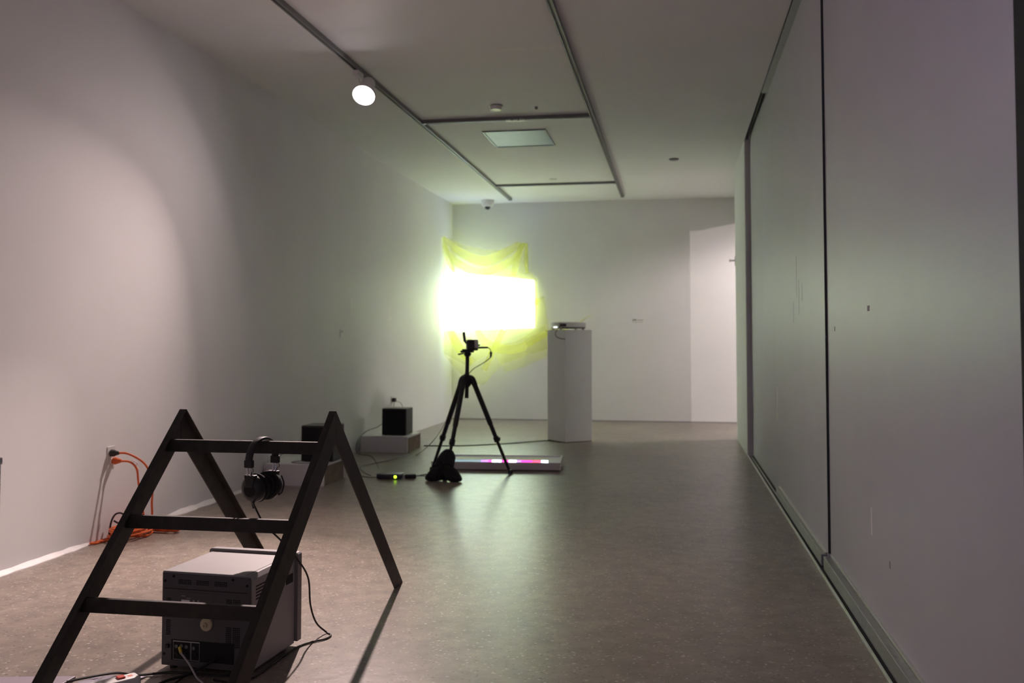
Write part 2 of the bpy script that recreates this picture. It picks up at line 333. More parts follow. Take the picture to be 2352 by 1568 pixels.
MB().lathe([(0.025, -0.155), (0.045, -0.15), (0.052, -0.06), (0.080, 0.0), (0.080, 0.012), (0.074, 0.012), (0.072, -0.004), (0.001, -0.006)], LAMP, LDIR).build('housing', M_white, TL, smooth=True)
MB().lathe([(0.070, -0.004), (0.062, 0.003), (0.03, 0.008), (0.001, 0.010)], LAMP, LDIR).build('lamp_face', M_lampface, TL, smooth=True)

# ------------------------------------------------------------ ceiling and wall fittings
e = empty('dome_camera', (-2.45, 12.19, H - 0.11), 'white dome security camera on the ceiling by the back wall', 'security camera')
MB().lathe([(0.088, 0), (0.088, -0.02), (0.075, -0.07), (0.060, -0.085), (0.001, -0.086)], (-2.45, 12.19, H)).build('housing', M_white, e, smooth=True)
MB().lathe([(0.040, -0.075), (0.040, -0.09), (0.030, -0.115), (0.014, -0.127), (0.001, -0.128)], (-2.45, 12.19, H)).build('dome', M_glass, e, smooth=True)
def disc(name, x, y, r, h, material, label, cat):
    e = empty(name, (x, y, H - h), label, cat)
    MB().lathe([(r, 0), (r, -h * 0.5), (r * 0.85, -h), (0.001, -h)], (x, y, H)).build('cover', material, e, smooth=True)
    MB().lathe([(r * 1.12, 0), (r * 1.12, -h * 0.12), (r, -h * 0.14), (0.001, -h * 0.14)], (x, y, H)).build('base_ring', M_track, e, smooth=True)
disc('smoke_detector', -1.392, 7.27, 0.048, 0.035, M_white, 'small white round detector on the ceiling before the cross track', 'detector')
disc('sprinkler_cover', -0.012, 9.73, 0.048, 0.012, M_track, 'grey round sprinkler cover on the ceiling near the right wall', 'sprinkler')
disc('sprinkler_cover', -1.385, 10.72, 0.040, 0.010, M_white, 'small pale round cover on the ceiling beside the far cross track', 'sprinkler')
disc('ceiling_hook', -1.085, 7.36, 0.012, 0.02, M_track, 'tiny dark fitting on the ceiling right of the round detector', 'fitting')
e = empty('ceiling_access_panel', (-1.405, 8.49, H - 0.01), 'rectangular grey-green reflective access panel in the ceiling', 'access panel')
for a in ((-1.69, -1.675, 8.15, 8.83), (-1.135, -1.12, 8.15, 8.83), (-1.675, -1.135, 8.15, 8.165), (-1.675, -1.135, 8.815, 8.83)): MB().box(*a, H - 0.010, H).build('frame', M_access, e)
MB().obox((-1.405, 8.49, H - 0.004), (0.53, 0.64, 0.003), rx=0.004).build('sheet', M_access, e)
def card(name, c, nx, wd, ht, label, print_lines):
    e = empty(name, c, label, 'label card')
    def bx(u0, u1, z0, z1, t0, t1):
        if nx: return MB().box(c[0] + t0, c[0] + t1, c[1] + u0, c[1] + u1, c[2] + z0, c[2] + z1)
        return MB().box(c[0] + u0, c[0] + u1, c[1] - t1, c[1] - t0, c[2] + z0, c[2] + z1)
    bx(-wd / 2, wd / 2, 0, ht, 0, 0.004).build('card', M_label, e)
    for u0, u1, z0, z1 in print_lines: bx(u0, u1, z0, z1, 0.004, 0.0046).build('print', M_ink, e)
card('wall_label', (XL, 8.20, 1.085), True, 0.10, 0.075, 'small white exhibit label on the left wall', [(-0.035, 0.02, 0.056, 0.061), (-0.035, 0.01, 0.046, 0.050)])
card('wall_label', (-0.485, YB, 1.285), False, 0.15, 0.06, 'small white exhibit label on the back wall right of the pedestal', [(-0.072, -0.03, 0.034, 0.054), (-0.02, 0.06, 0.037, 0.045), (-0.06, 0.06, 0.012, 0.017)])
def outlet(y, z, label):
    e = empty('wall_outlet', (XL, y, z - 0.057), label, 'outlet')
    MB().box(XL, XL + 0.005, y - 0.035, y + 0.035, z - 0.057, z + 0.057).build('cover_plate', M_white, e, bevel=0.002)
    for dz in (-0.022, 0.022): MB().box(XL + 0.005, XL + 0.008, y - 0.017, y + 0.017, z + dz - 0.014, z + dz + 0.014).build('socket', M_white, e, bevel=0.002)
outlet(4.655, 0.430, 'white wall outlet with black and orange plugs on left wall')
outlet(9.74, 0.407, 'white wall outlet above the far speaker')
e = empty('coat_hook', (0.60, YEND, 1.89), 'small grey metal bracket sticking out at the right wall end', 'bracket')
MB().box(0.628, 0.652, YEND, YEND + 0.012, 1.87, 1.97).build('back_plate', M_alu, e, bevel=0.002)
MB().tube([(0.64, YEND + 0.012, 1.925), (0.64, YEND + 0.03, 1.925), (0.580, YEND + 0.03, 1.925)], 0.008, 8).build('arm', M_alu, e)
MB().lathe([(0.011, 0), (0.015, 0.004), (0.015, 0.012), (0.001, 0.014)], (0.585, YEND + 0.03, 1.925), (-1, 0, 0), 14).build('tip', M_alu, e, smooth=True)

# ------------------------------------------------------------ yellow gauze on the back wall
A_ = Vector((-2.97, 11.87)); B_ = Vector((-1.98, 12.44)); LAB = (B_ - A_).length; TAB = (B_ - A_) / LAB
def path_pt(a, z, off=0.0):
    if a <= LAB: p = A_ + TAB * a; n = Vector((TAB.y, -TAB.x))
    else: p = Vector((B_.x + (a - LAB), B_.y + 0.012)); n = Vector((0, -1))
    return Vector((p.x + n.x * off, p.y + n.y * off, z))
def along(pl, t):
    L = [0]
    for a, b in zip(pl, pl[1:]): L.append(L[-1] + math.dist(a, b))
    d = t * L[-1]
    for i in range(len(pl) - 1):
        if d <= L[i + 1] + 1e-9:
            k = (d - L[i]) / max(L[i + 1] - L[i], 1e-9); k = max(0, min(1, k))
            return (pl[i][0] + (pl[i + 1][0] - pl[i][0]) * k, pl[i][1] + (pl[i + 1][1] - pl[i][1]) * k)
    return pl[-1]
def coons(top, bot, left, right, fold):
    def fn(u, v):      # u left to right, v top to bottom
        t, b, l, r = along(top, u), along(bot, u), along(left, v), along(right, v)
        c = [(1 - v) * t[i] + v * b[i] + (1 - u) * l[i] + u * r[i] - ((1 - u) * (1 - v) * top[0][i] + u * (1 - v) * top[-1][i] + (1 - u) * v * bot[0][i] + u * v * bot[-1][i]) for i in (0, 1)]
        return path_pt(c[0], c[1], fold(u, v))
    return fn
topA = [(-0.03, 2.42), (0.25, 2.31), (0.55, 2.25), (0.85, 2.26), (1.03, 2.36), (1.17, 2.37)]
botA = [(0.0, 0.89), (0.34, 0.72), (0.67, 0.92), (0.85, 0.64), (1.13, 0.72), (1.45, 0.85)]
rightA = [(1.17, 2.37), (1.19, 2.0), (1.30, 1.88), (1.31, 1.53), (1.39, 1.65), (1.44, 1.3), (1.45, 0.85)]
G_ = empty('gauze_drape', (-2.2, 12.3, 0.48), 'sheer yellow gauze pinned across the back corner under the projection', 'drape')
env = lambda u: math.sin(PI * min(max(u, 0), 1)) ** 0.5
MB().grid(coons(topA, botA, [topA[0], botA[0]], rightA, lambda u, v: 0.02 + env(u) * (0.018 * math.sin(19 * u + 6 * v) + 0.010 * math.sin(41 * u - 9 * v))), 64, 48).build('main_sheet', M_sheer, G_, smooth=True, sides=False)
topB = [(-0.01, 1.58), (0.25, 1.13), (0.55, 0.98), (0.97, 1.04), (1.42, 1.27)]
botB = [(0.0, 0.87), (0.19, 0.65), (0.36, 0.5), (0.54, 0.48), (0.79, 0.75), (1.44, 0.95)]
MB().grid(coons(topB, botB, [topB[0], botB[0]], [topB[-1], botB[-1]], lambda u, v: 0.065 + env(u) * 0.016 * math.sin(15 * u + 11 * v)), 48, 20).build('swag', M_sheer, G_, smooth=True, sides=False)
for pl, w0, w1, off in (([(-0.02, 2.39), (0.22, 2.2), (0.55, 2.1), (0.88, 2.25), (1.03, 2.35)], 0.03, 0.09, 0.055),
                        ([(-0.01, 2.31), (0.13, 2.09), (0.49, 1.95), (0.91, 2.11), (1.10, 2.35)], 0.03, 0.07, 0.07),
                        ([(-0.02, 2.39), (0.04, 2.14), (0.13, 1.93)], 0.02, 0.05, 0.06), ([(1.07, 2.35), (1.0, 2.11), (0.94, 1.91)], 0.05, 0.06, 0.055),
                        ([(0.07, 1.2), (0.19, 0.96), (0.37, 0.76)], 0.05, 0.08, 0.09), ([(0.43, 1.2), (0.58, 1.01), (0.97, 0.95), (1.44, 1.16)], 0.05, 0.08, 0.095),
                        ([(0.79, 1.2), (0.67, 0.96), (0.52, 0.67)], 0.05, 0.06, 0.105), ([(1.15, 2.35), (1.14, 2.1), (1.16, 1.95)], 0.04, 0.05, 0.05)):
    sm = [(p.x, p.y) for p in smooth_path([(a, z, 0) for a, z in pl], 8)]; n_ = len(sm) - 1
    def rib(u, v, sm=sm, n_=n_, w0=w0, w1=w1, off=off):
        i = round(u * n_); a, z = sm[i]; q = sm[min(i + 1, n_)]; p_ = sm[max(i - 1, 0)]; dx, dz = q[0] - p_[0], q[1] - p_[1]; L = math.hypot(dx, dz) or 1
        wd = 1.5 * (w0 + (w1 - w0) * math.sin(PI * u)) * (v - 0.5); return path_pt(a - dz / L * wd, z + dx / L * wd, off + 0.012 * math.sin(PI * v))
    MB().grid(rib, n_, 4).build('fold', M_sheer2, G_, smooth=True, sides=False)
tl = [(p.x, p.y) for p in smooth_path([(1.42, 1.17, 0), (1.68, 1.22, 0), (1.85, 1.29, 0), (2.02, 1.405, 0)], 6)]
MB().grid(lambda u, v: path_pt(tl[round(u * 18)][0], tl[round(u * 18)][1] + (v - 0.5) * 0.07 * (1.05 - u), 0.03 + 0.02 * math.sin(9 * v + 3 * u)), 18, 6).build('tail', M_sheer2, G_, smooth=True, sides=False)
for a, z in ((-0.01, 2.40), (1.03, 2.35), (1.16, 2.36), (1.39, 1.64)):
    p = path_pt(a, z, 0.03); q = Vector((XL + 0.001, p.y, p.z)) if a < 0.1 else Vector((p.x, YB - 0.001, p.z))
    MB().cyl(q, p + (p - q).normalized() * 0.01, 0.003, n=8).build('pin', M_silver, G_)

# ------------------------------------------------------------ pedestal and projector
PC = Vector((-1.121, 10.005)); RZ = math.radians(40)
e = empty('pedestal', (PC.x, PC.y, 0), 'tall white square pedestal in front of the back wall', 'pedestal', rz=RZ)
MB(WM[e]).box(-0.17, 0.17, -0.17, 0.17, 0.006, 1.158).build('shaft', M_ped, e, bevel=0.002)
MB(WM[e]).box(-0.171, 0.171, -0.171, 0.171, 1.158, 1.170).build('top_board', M_ped, e, bevel=0.002)
MB(WM[e]).box(-0.166, 0.166, -0.166, 0.166, 0.0, 0.006).build('base_gap', M_slot, e)
PZ = math.atan2(PAX.y, PAX.x) - PI / 2
e = empty('video_projector', (-1.13, 9.955, 1.170), 'white video projector standing on the pedestal', 'projector', rz=PZ)
LX = WM[e]
MB(LX).box(-0.16, 0.16, -0.115, 0.105, 0.012, 0.082).build('housing', M_white, e, bevel=0.014, seg=3, smooth=True)
MB(LX).box(-0.13, 0.14, -0.1165, -0.113, 0.016, 0.026).build('rear_grille', M_dark, e)
MB(LX).box(-0.150, -0.08, -0.1185, -0.113, 0.035, 0.062).build('connector_field', M_dark, e)
for x in (-0.13, 0.13):
    for y in (-0.09, 0.08): MB(LX).cyl((x, y, 0), (x, y, 0.013), 0.012, n=12).build('foot', M_black, e)
lp = LX.inverted() @ PROJ
MB(LX).lathe([(0.036, 0.085), (0.036, 0.108), (0.030, 0.110), (0.028, 0.100), (0.001, 0.099)], (lp.x, 0, 0.048), (0, 1, 0)).build('lens_ring', M_black, e, smooth=True)
MB(LX).lathe([(0.026, 0.102), (0.018, 0.105), (0.001, 0.106)], (lp.x, 0, 0.048), (0, 1, 0)).build('lens', M_glass, e, smooth=True)
MB(LX).box(-0.163, -0.156, -0.07, 0.02, 0.020, 0.034).build('lamp_vent', M_ventglow, e, label='bright lamp vent')  # glow put on the vent for lamp light leaking out
pj.location = LX @ Vector((lp.x, 0.125, 0.048))
cb = [LX @ Vector(q) for q in ((-0.12, -0.118, 0.048), (-0.16, -0.15, 0.045), (-0.205, -0.12, -0.03), (-0.19, -0.13, -0.08), (-0.12, -0.175, -0.10))]
MB().tube(smooth_path(cb), 0.004, 8).build('projector_cable', M_cable, label='short black cable looping from the projector down the pedestal', cat='cable', smooth=True)

# ------------------------------------------------------------ low light box with coloured tube
e = empty('light_box', (-1.485, 7.85, 0), 'low flat white box on the floor with glowing pink tube', 'light box', rz=0.085)
LX = WM[e]
MB(LX).box(-0.525, 0.535, -0.25, 0.25, 0.006, 0.055).build('body', M_box, e, bevel=0.003)
for a in ((-0.525, 0.535, -0.25, -0.235), (-0.525, 0.535, 0.235, 0.25), (-0.525, -0.51, -0.235, 0.235), (0.52, 0.535, -0.235, 0.235)): MB(LX).box(*a, 0.055, 0.066).build('rim', M_box, e)
MB(LX).box(-0.50, 0.50, -0.24, 0.24, 0, 0.006).build('base_gap', M_slot, e)
M_seg = {'p': mat('tube_pink', (0.9, 0.2, 0.6), 0.3, emit=(1.0, 0.05, 0.42), estr=2.6), 'w': mat('tube_white', (0.9, 0.9, 0.95), 0.3, emit=(0.62, 0.80, 1.0), estr=14.0),
         'r': mat('tube_red', (0.9, 0.2, 0.25), 0.3, emit=(1.0, 0.07, 0.16), estr=2.6), 'd': mat('tube_dim_cyan', (0.6, 0.75, 0.8), 0.3, emit=(0.55, 0.8, 0.9), estr=0.5), 'v': mat('tube_violet', (0.6, 0.4, 0.8), 0.3, emit=(0.55, 0.25, 1.0), estr=1.8)}
xs_ = [(-0.49, -0.30, 'd'), (-0.30, -0.12, 'd'), (-0.12, -0.06, 'v'), (-0.06, -0.03, 'p'), (-0.03, 0.045, 'w'), (0.045, 0.11, 'p'), (0.11, 0.17, 'w'), (0.17, 0.21, 'v'), (0.21, 0.30, 'p'), (0.30, 0.375, 'r'), (0.375, 0.43, 'w')]
for x0, x1, k in xs_: MB(LX).cyl((x0, -0.175, 0.066), (x1 - 0.002, -0.175, 0.066), 0.0095, n=14).build('tube_segment', M_seg[k], e, smooth=True)
MB(LX).box(-0.50, 0.48, -0.183, -0.167, 0.0551, 0.0565).build('tube_mount', M_alu, e)

# ------------------------------------------------------------ tripod with camcorder and weight bag
HUB = Vector((-1.64, 7.33, 0.735)); FEET = [Vector((-1.965, 7.495, 0)), Vector((-1.306, 7.43, 0)), Vector((-1.731, 6.995, 0))]
e = empty('tripod', (-1.667, 7.33, 0), 'black camera tripod standing beside the low light box', 'tripod')
MB().lathe([(0.018, -0.05), (0.034, -0.03), (0.040, 0.0), (0.034, 0.035), (0.020, 0.055), (0.001, 0.056)], HUB).build('hub', M_black, e, smooth=True)
MB().cyl((HUB.x, HUB.y, 0.60), (HUB.x + 0.006, HUB.y, 0.945), 0.0155, n=16).build('center_column', M_black, e, smooth=True)
for f in FEET:
    d = (f - HUB); out = Vector((d.x, d.y, 0)).normalized(); sh = HUB + out * 0.05 + Vector((0, 0, 0.005)); kn = sh + (f - sh) * 0.47; ax = (f - sh).normalized()
    lg = MB().tube(smooth_path([HUB + out * 0.015 + Vector((0, 0, 0.03)), HUB + out * 0.042 + Vector((0, 0, 0.018)), sh + ax * 0.05, kn], 6), [0.022] * 6 + [0.024] * 6 + [0.0205] * 7, 12).build('upper_leg', M_black, e, smooth=True)
    MB().cyl(kn - ax * 0.02, kn + (f - sh) * 0.16, 0.0165, n=12).build('middle_leg', M_black, e, smooth=True)
    k2 = kn + (f - sh) * 0.16
    cl = MB().cyl(k2 - ax * 0.022, k2 + ax * 0.018, 0.023, n=12).build('clamp', M_black, e, smooth=True)
    MB().obox(k2 + out * 0.022, (0.016, 0.016, 0.03)).build('lever', M_black, cl, bevel=0.003)
    MB().cyl(k2, f - ax * 0.03 + Vector((0, 0, 0.004)), 0.0125, n=12).build('lower_leg', M_black, e, smooth=True)
    MB().lathe([(0.014, 0.032), (0.019, 0.018), (0.020, 0.002), (0.001, 0.0)], (f.x, f.y, 0), n=14).build('rubber_foot', M_black, e, smooth=True)
MB().lathe([(0.020, 0.93), (0.030, 0.945), (0.030, 0.955), (0.022, 0.96), (0.001, 0.961)], (HUB.x + 0.006, HUB.y, 0), n=16).build('head_base', M_black, e, smooth=True)
MB().obox((HUB.x + 0.005, HUB.y, 0.968), (0.10, 0.06, 0.016)).build('mount_plate', M_black, e, bevel=0.004)
MB().tube([(HUB.x - 0.02, HUB.y - 0.02, 0.955), (HUB.x - 0.06, HUB.y - 0.05, 0.945)], 0.006, 8).build('pan_handle', M_black, e)
CR = 0.30
e = empty('camcorder', (-1.60, 7.33, 0.976), 'small dark and silver camcorder on top of the tripod', 'camcorder', rz=CR)
LX = WM[e]
MB(LX).box(-0.040, 0.046, -0.045, 0.060, 0, 0.082).build('body', M_black, e, bevel=0.007, seg=3, smooth=True)
MB(LX).box(0.018, 0.049, -0.048, 0.050, 0.018, 0.080).build('silver_side', M_white, e, bevel=0.003)
MB(LX).box(-0.038, 0.044, -0.040, 0.055, 0.080, 0.087).build('top_cover', M_silcab, e, bevel=0.003)
MB(LX).lathe([(0.026, 0.055), (0.028, 0.085), (0.028, 0.100), (0.022, 0.101), (0.019, 0.092), (0.001, 0.091)], (-0.005, 0, 0.042), (0, 1, 0), 18).build('lens_barrel', M_black, e, smooth=True)
MB(LX).box(-0.032, 0.016, -0.068, -0.044, 0.012, 0.066).build('battery', M_black, e, bevel=0.004)
MB(LX).obox((-0.058, 0.012, 0.108), (0.018, 0.060, 0.078), ry=-0.12).build('flip_screen', M_black, e, bevel=0.003)
MB(LX).tube([(-0.040, 0.012, 0.055), (-0.052, 0.012, 0.075)], 0.008, 10).build('screen_hinge', M_black, e)
MB(LX).tube(smooth_path([(-0.022, 0, 0.086), (-0.020, 0, 0.102), (-0.012, 0, 0.106), (-0.006, 0, 0.086)], 5), 0.0014, 6).build('carry_loop', M_greycab, e)
MB(LX).tube(smooth_path([(0.046, -0.03, 0.045), (0.060, 0.0, 0.042), (0.048, 0.04, 0.04)], 6), 0.007, 8).build('hand_strap', M_cloth, e, smooth=True)
MB(LX).box(-0.075, 0.030, -0.022, 0.026, 0.0, 0.012).build('base_shoe', M_black, e, bevel=0.003)
pb = [LX @ Vector((0.049, -0.02, 0.024)), (-1.462, 7.30, 1.00), (-1.437, 7.30, 0.965), (-1.440, 7.30, 0.925), (-1.50, 7.31, 0.88), (-1.60, 7.315, 0.815), (-1.662, 7.30, 0.70), (-1.685, 7.22, 0.50), (-1.70, 7.14, 0.36), (-1.73, 7.15, 0.20), (-1.86, 7.30, 0.03), (-1.93, 7.28, 0.006), (-2.03, 7.12, 0.006)]
e = empty('camcorder_cable', (-1.7, 7.25, 0), 'black cable hanging from the camcorder down the tripod', 'cable')
MB().tube(smooth_path(pb), 0.0035, 8).build('cord', M_cable, e, smooth=True)
MB().cyl(pb[0], Vector(pb[1]), 0.007, n=10).build('plug', M_black, e); MB().cyl(pb[2], pb[3], 0.010, 0.008, n=10).build('ferrite_core', M_black, e)
MB().tube(smooth_path([(-1.655, 7.34, 0.80), (-1.80, 7.55, 0.52), (-2.05, 7.95, 0.22), (-2.36, 8.45, 0.006), (-2.47, 8.60, 0.006)]), 0.0025, 6).build('thin_wire', M_greycab, label='thin grey wire slanting from the tripod to the far speaker box', cat='wire', smooth=True)
# weight bag: two pouches over the front leg
e = empty('weight_bag', (-1.73, 7.0, 0), 'black cloth weight bag slung over the front tripod leg', 'weight bag')
def pouch(c, r, h, lean):
    def fn(u, v):
        th = 2 * PI * u; ph = PI * (v - 0.5); k = abs(math.cos(ph)) ** 0.55
        wob = 1 + 0.05 * math.sin(3 * th + 2 * v) + 0.03 * math.sin(7 * th)
        zz_ = h * (0.5 + 0.5 * math.copysign(abs(math.sin(ph)) ** 0.7, math.sin(ph))); s_ = 1 - 0.5 * (zz_ / h) ** 1.6
        return (c[0] + r[0] * k * s_ * wob * math.cos(th) + lean[0] * zz_, c[1] + r[1] * k * s_ * wob * math.sin(th) + lean[1] * zz_, c[2] + zz_)
    return MB().grid(fn, 28, 14)
pouch((-1.812, 6.95, 0.001), (0.088, 0.058), 0.125, (0.50, 0.1)).build('pouch', M_cloth, e, smooth=True)
pouch((-1.640, 6.93, 0.001), (0.070, 0.058), 0.125, (-0.50, 0.15)).build('pouch', M_cloth, e, smooth=True)
MB().tube(smooth_path([(-1.775, 6.965, 0.09), (-1.745, 7.03, 0.165), (-1.725, 7.06, 0.185), (-1.705, 7.03, 0.165), (-1.70, 6.955, 0.10)], 6), [0.045 - 0.0009 * abs(i - 12) * 0 for i in range(25)], 10).build('saddle', M_cloth, e, smooth=True)

# ------------------------------------------------------------ speakers on low boxes
def low_box(x0, x1, y0, y1, h, label):
    e = empty('low_plinth', ((x0 + x1) / 2, (y0 + y1) / 2, 0), label, 'plinth', 'low white plinths under the speakers')
    MB().box(x0, x1, y0, y1, h - 0.015, h).build('top_board', M_box, e, bevel=0.0015)
    MB().box(x0, x1, y0, y0 + 0.015, 0, h - 0.015).build('front_board', M_box, e)
    MB().box(x0, x0 + 0.015, y0 + 0.015, y1 - 0.015, 0, h - 0.015).build('side_board', M_box, e)
    MB().box(x1 - 0.022, x1 - 0.010, y0 + 0.015, y1 - 0.015, 0, h - 0.015).build('side_board', M_boxshade, e, label='dark brown side board standing for the shaded inside')  # dark brown imitates the shade inside the open box
    MB().box(x0, x1, y1 - 0.015, y1, 0, h - 0.015).build('back_board', M_box, e); return e
low_box(-2.965, -2.505, 8.645, 9.12, 0.150, 'far low white plinth by the left wall carrying the far speaker')
low_box(-2.985, -2.522, 6.545, 7.00, 0.155, 'near low white plinth seen through the steel frame')
def speaker(x0, x1, y0, y1, z0, z1, label):
    e = empty('loudspeaker', ((x0 + x1) / 2, (y0 + y1) / 2, z0), label, 'speaker', 'black cube speakers')
    MB().box(x0, x1, y0 + 0.012, y1, z0 + 0.004, z1).build('cabinet', M_black, e, bevel=0.006)
    MB().box(x0 + 0.006, x1 - 0.006, y0, y0 + 0.012, z0 + 0.010, z1 - 0.012).build('grille', M_cloth, e, bevel=0.004)
    MB().box(x0 + 0.004, x1 - 0.004, y0 + 0.02, y1 - 0.01, z1, z1 + 0.002).build('top_pad', M_track, e)
    for x in (x0 + 0.03, x1 - 0.03):
        for y in (y0 + 0.04, y1 - 0.03): MB().cyl((x, y, z0), (x, y, z0 + 0.005), 0.01, n=10).build('foot', M_black, e)
speaker(-2.79, -2.548, 8.74, 8.98, 0.150, 0.405, 'black cube speaker on the far low plinth')
speaker(-2.765, -2.515, 6.70, 6.95, 0.155, 0.420, 'black cube speaker on the near low plinth behind the steel frame')
def cord(name, pts, r, material, label, cat='cable', n=6): return MB().tube(smooth_path(pts), r, n).build(name, material, label=label, cat=cat, smooth=True)
e = empty('outlet_adapter', (XL, 9.74, 0.37), 'black power adapter with grey cords plugged in above the far speaker', 'adapter')
MB().box(XL + 0.008, XL + 0.045, 9.715, 9.765, 0.405, 0.445).build('block', M_black, e, bevel=0.004)
MB().tube(smooth_path([(XL + 0.03, 9.72, 0.41), (XL + 0.06, 9.62, 0.36), (XL + 0.10, 9.40, 0.25), (XL + 0.15, 9.1, 0.17)]), 0.003, 6).build('cord', M_greycab, e, smooth=True)
MB().tube(smooth_path([(XL + 0.03, 9.76, 0.41), (XL + 0.07, 9.85, 0.38), (XL + 0.10, 9.88, 0.25), (XL + 0.12, 9.80, 0.02)]), 0.003, 6).build('cord', M_greycab, e, smooth=True)
cord('speaker_wire', [(-2.79, 8.86, 0.27), (-2.86, 8.82, 0.22), (-2.93, 8.72, 0.19), (-2.975, 8.60, 0.12), (-2.95, 8.50, 0.01), (-2.75, 8.30, 0.006), (-2.55, 7.85, 0.006), (-2.40, 7.45, 0.006)], 0.003, M_cable, 'black wire running from the far speaker over its plinth to the floor')
cord('speaker_wire', [(-2.60, 6.98, 0.20), (-2.45, 7.05, 0.03), (-2.35, 7.02, 0.006), (-2.24, 6.99, 0.012)], 0.003, M_cable, 'short black wire from the near plinth to the blue box')
cord('speaker_wire', [(-2.77, 6.80, 0.24), (-2.86, 6.72, 0.23), (-2.93, 6.62, 0.18), (-2.985, 6.50, 0.08), (-2.97, 6.40, 0.006), (-2.8, 6.35, 0.006)], 0.003, M_greycab, 'grey wire on the left of the near speaker')
cord('speaker_wire', [(-2.74, 6.72, 0.162), (-2.80, 6.62, 0.160), (-2.70, 6.58, 0.160), (-2.60, 6.61, 0.160), (-2.56, 6.75, 0.160)], 0.0025, M_greycab, 'grey wire looped on top of the near plinth')
cord('speaker_wire', [(-2.52, 8.70, 0.006), (-2.44, 8.40, 0.006), (-2.50, 8.0, 0.006), (-2.60, 7.6, 0.006), (-2.45, 7.25, 0.006), (-2.35, 7.10, 0.006)], 0.0028, M_cable, 'black wire lying on the floor between the two plinths')
e = empty('network_box', (-2.165, 7.02, 0), 'flat dark blue device with green indicator on the floor', 'device', rz=0.0)
MB().box(-2.262, -2.078, 6.965, 7.085, 0.003, 0.040).build('housing', M_navy, e, bevel=0.006, smooth=True)
MB().lathe([(0.011, 0), (0.010, 0.004), (0.001, 0.005)], (-2.112, 6.965, 0.021), (0, -1, 0), 14).build('indicator', M_green, e, smooth=True)
MB().box(-2.235, -2.15, 6.9635, 6.966, 0.014, 0.028).build('front_print', M_black, e)
for x in (-2.24, -2.10): MB().box(x - 0.01, x + 0.01, 6.98, 7.07, 0, 0.004).build('foot', M_black, e)
e = empty('power_brick', (-2.01, 7.07, 0), 'small black power brick with cords between blue device and tripod', 'adapter')
MB().obox((-2.02, 7.06, 0.016), (0.085, 0.04, 0.030), 0.35).build('block', M_black, e, bevel=0.005)
MB().tube(smooth_path([(-1.985, 7.075, 0.016), (-1.93, 7.16, 0.006), (-1.88, 7.12, 0.006), (-1.84, 7.22, 0.006), (-1.93, 7.32, 0.006)]), 0.0035, 6).build('cord', M_cable, e, smooth=True)
MB().tube(smooth_path([(-2.055, 7.048, 0.016), (-2.07, 7.03, 0.02), (-2.078, 7.03, 0.02)]), 0.0035, 6).build('cord', M_cable, e, smooth=True)
cord('floor_wire', [(-2.50, 9.22, 0.005), (-2.1, 9.30, 0.005), (-1.7, 9.58, 0.005), (-1.42, 9.86, 0.005), (-1.32, 9.92, 0.005), (-1.20, 9.80, 0.005)], 0.005, M_cable, 'black cable lying straight across the floor to the pedestal foot')

# ------------------------------------------------------------ orange extension cords
def coil_path(c, rx, ry, turns, z0, seed, ang=0.0, n=18, hh=0.034):
    rnd = random.Random(seed); out = []
    for i in range(int(turns * n) + 1):
        th = 2 * PI * i / n; k = 0.72 + 0.28 * math.sin(i * 0.11 + seed) + rnd.uniform(-0.03, 0.03)
        x, y = rx * k * math.cos(th), ry * k * math.sin(th); ca, sa = math.cos(ang), math.sin(ang)
        out.append((c[0] + x * ca - y * sa, c[1] + x * sa + y * ca, z0 + 0.006 + hh * i / (turns * n) + rnd.uniform(0, 0.006)))
    return out
OX = XL + 0.008
e = empty('extension_cord', (-2.87, 4.72, 0), 'orange extension cord with black plug, coiled on the floor by the left wall', 'extension cord')
coil = coil_path((-2.893, 4.690, 0), 0.088, 0.17, 7.5, 0, 2, hh=0.055)
up = [(OX + 0.035, 4.645, 0.452), (OX + 0.08, 4.68, 0.445), (OX + 0.15, 4.72, 0.39), (OX + 0.185, 4.74, 0.30), (OX + 0.18, 4.75, 0.18), (OX + 0.15, 4.78, 0.07)]
MB().tube(smooth_path(up + [coil[-1]], 6) + [Vector(p) for p in smooth_path(coil[::-1], 2)], 0.0058, 7).build('cord', M_orange, e, smooth=True)
MB().lathe([(0.019, 0), (0.019, 0.016), (0.012, 0.032), (0.008, 0.045), (0.001, 0.046)], (OX, 4.645, 0.452), (1, 0.1, 0), 14).build('plug', M_black, e, smooth=True)
MB().tube(smooth_path([coil[0], (-2.96, 4.62, 0.007), (-2.978, 4.52, 0.007), (-2.982, 4.47, 0.010), (-2.965, 4.50, 0.007), (-2.95, 4.60, 0.007)], 6), 0.0058, 7).build('loose_end', M_orange, e, smooth=True)
e = empty('extension_cord', (-2.86, 4.93, 0), 'orange extension cord with orange plug, gathered in a long flat hank', 'extension cord')
hank = coil_path((-2.835, 4.865, 0), 0.158, 0.040, 6, 0, 5, -0.22, hh=0.018)
up = [(OX + 0.035, 4.666, 0.406), (OX + 0.075, 4.70, 0.40), (OX + 0.105, 4.72, 0.36), (OX + 0.115, 4.725, 0.28), (OX + 0.13, 4.74, 0.17), (OX + 0.12, 4.80, 0.07)]
MB().tube(smooth_path(up + [hank[-1]], 6) + [Vector(p) for p in smooth_path(hank[::-1], 2)], 0.0056, 7).build('cord', M_orange, e, smooth=True)
MB().lathe([(0.017, 0), (0.020, 0.012), (0.014, 0.03), (0.008, 0.046), (0.001, 0.047)], (OX, 4.666, 0.408), (1, 0.1, 0), 14).build('plug', M_orange, e, smooth=True)
MB().tube(smooth_path([(OX + 0.085, 4.705, 0.410), (OX + 0.105, 4.725, 0.392), (OX + 0.100, 4.728, 0.375), (OX + 0.118, 4.728, 0.350)], 4), 0.0035, 6).build('price_tag', M_label, e, label='white paper tag')
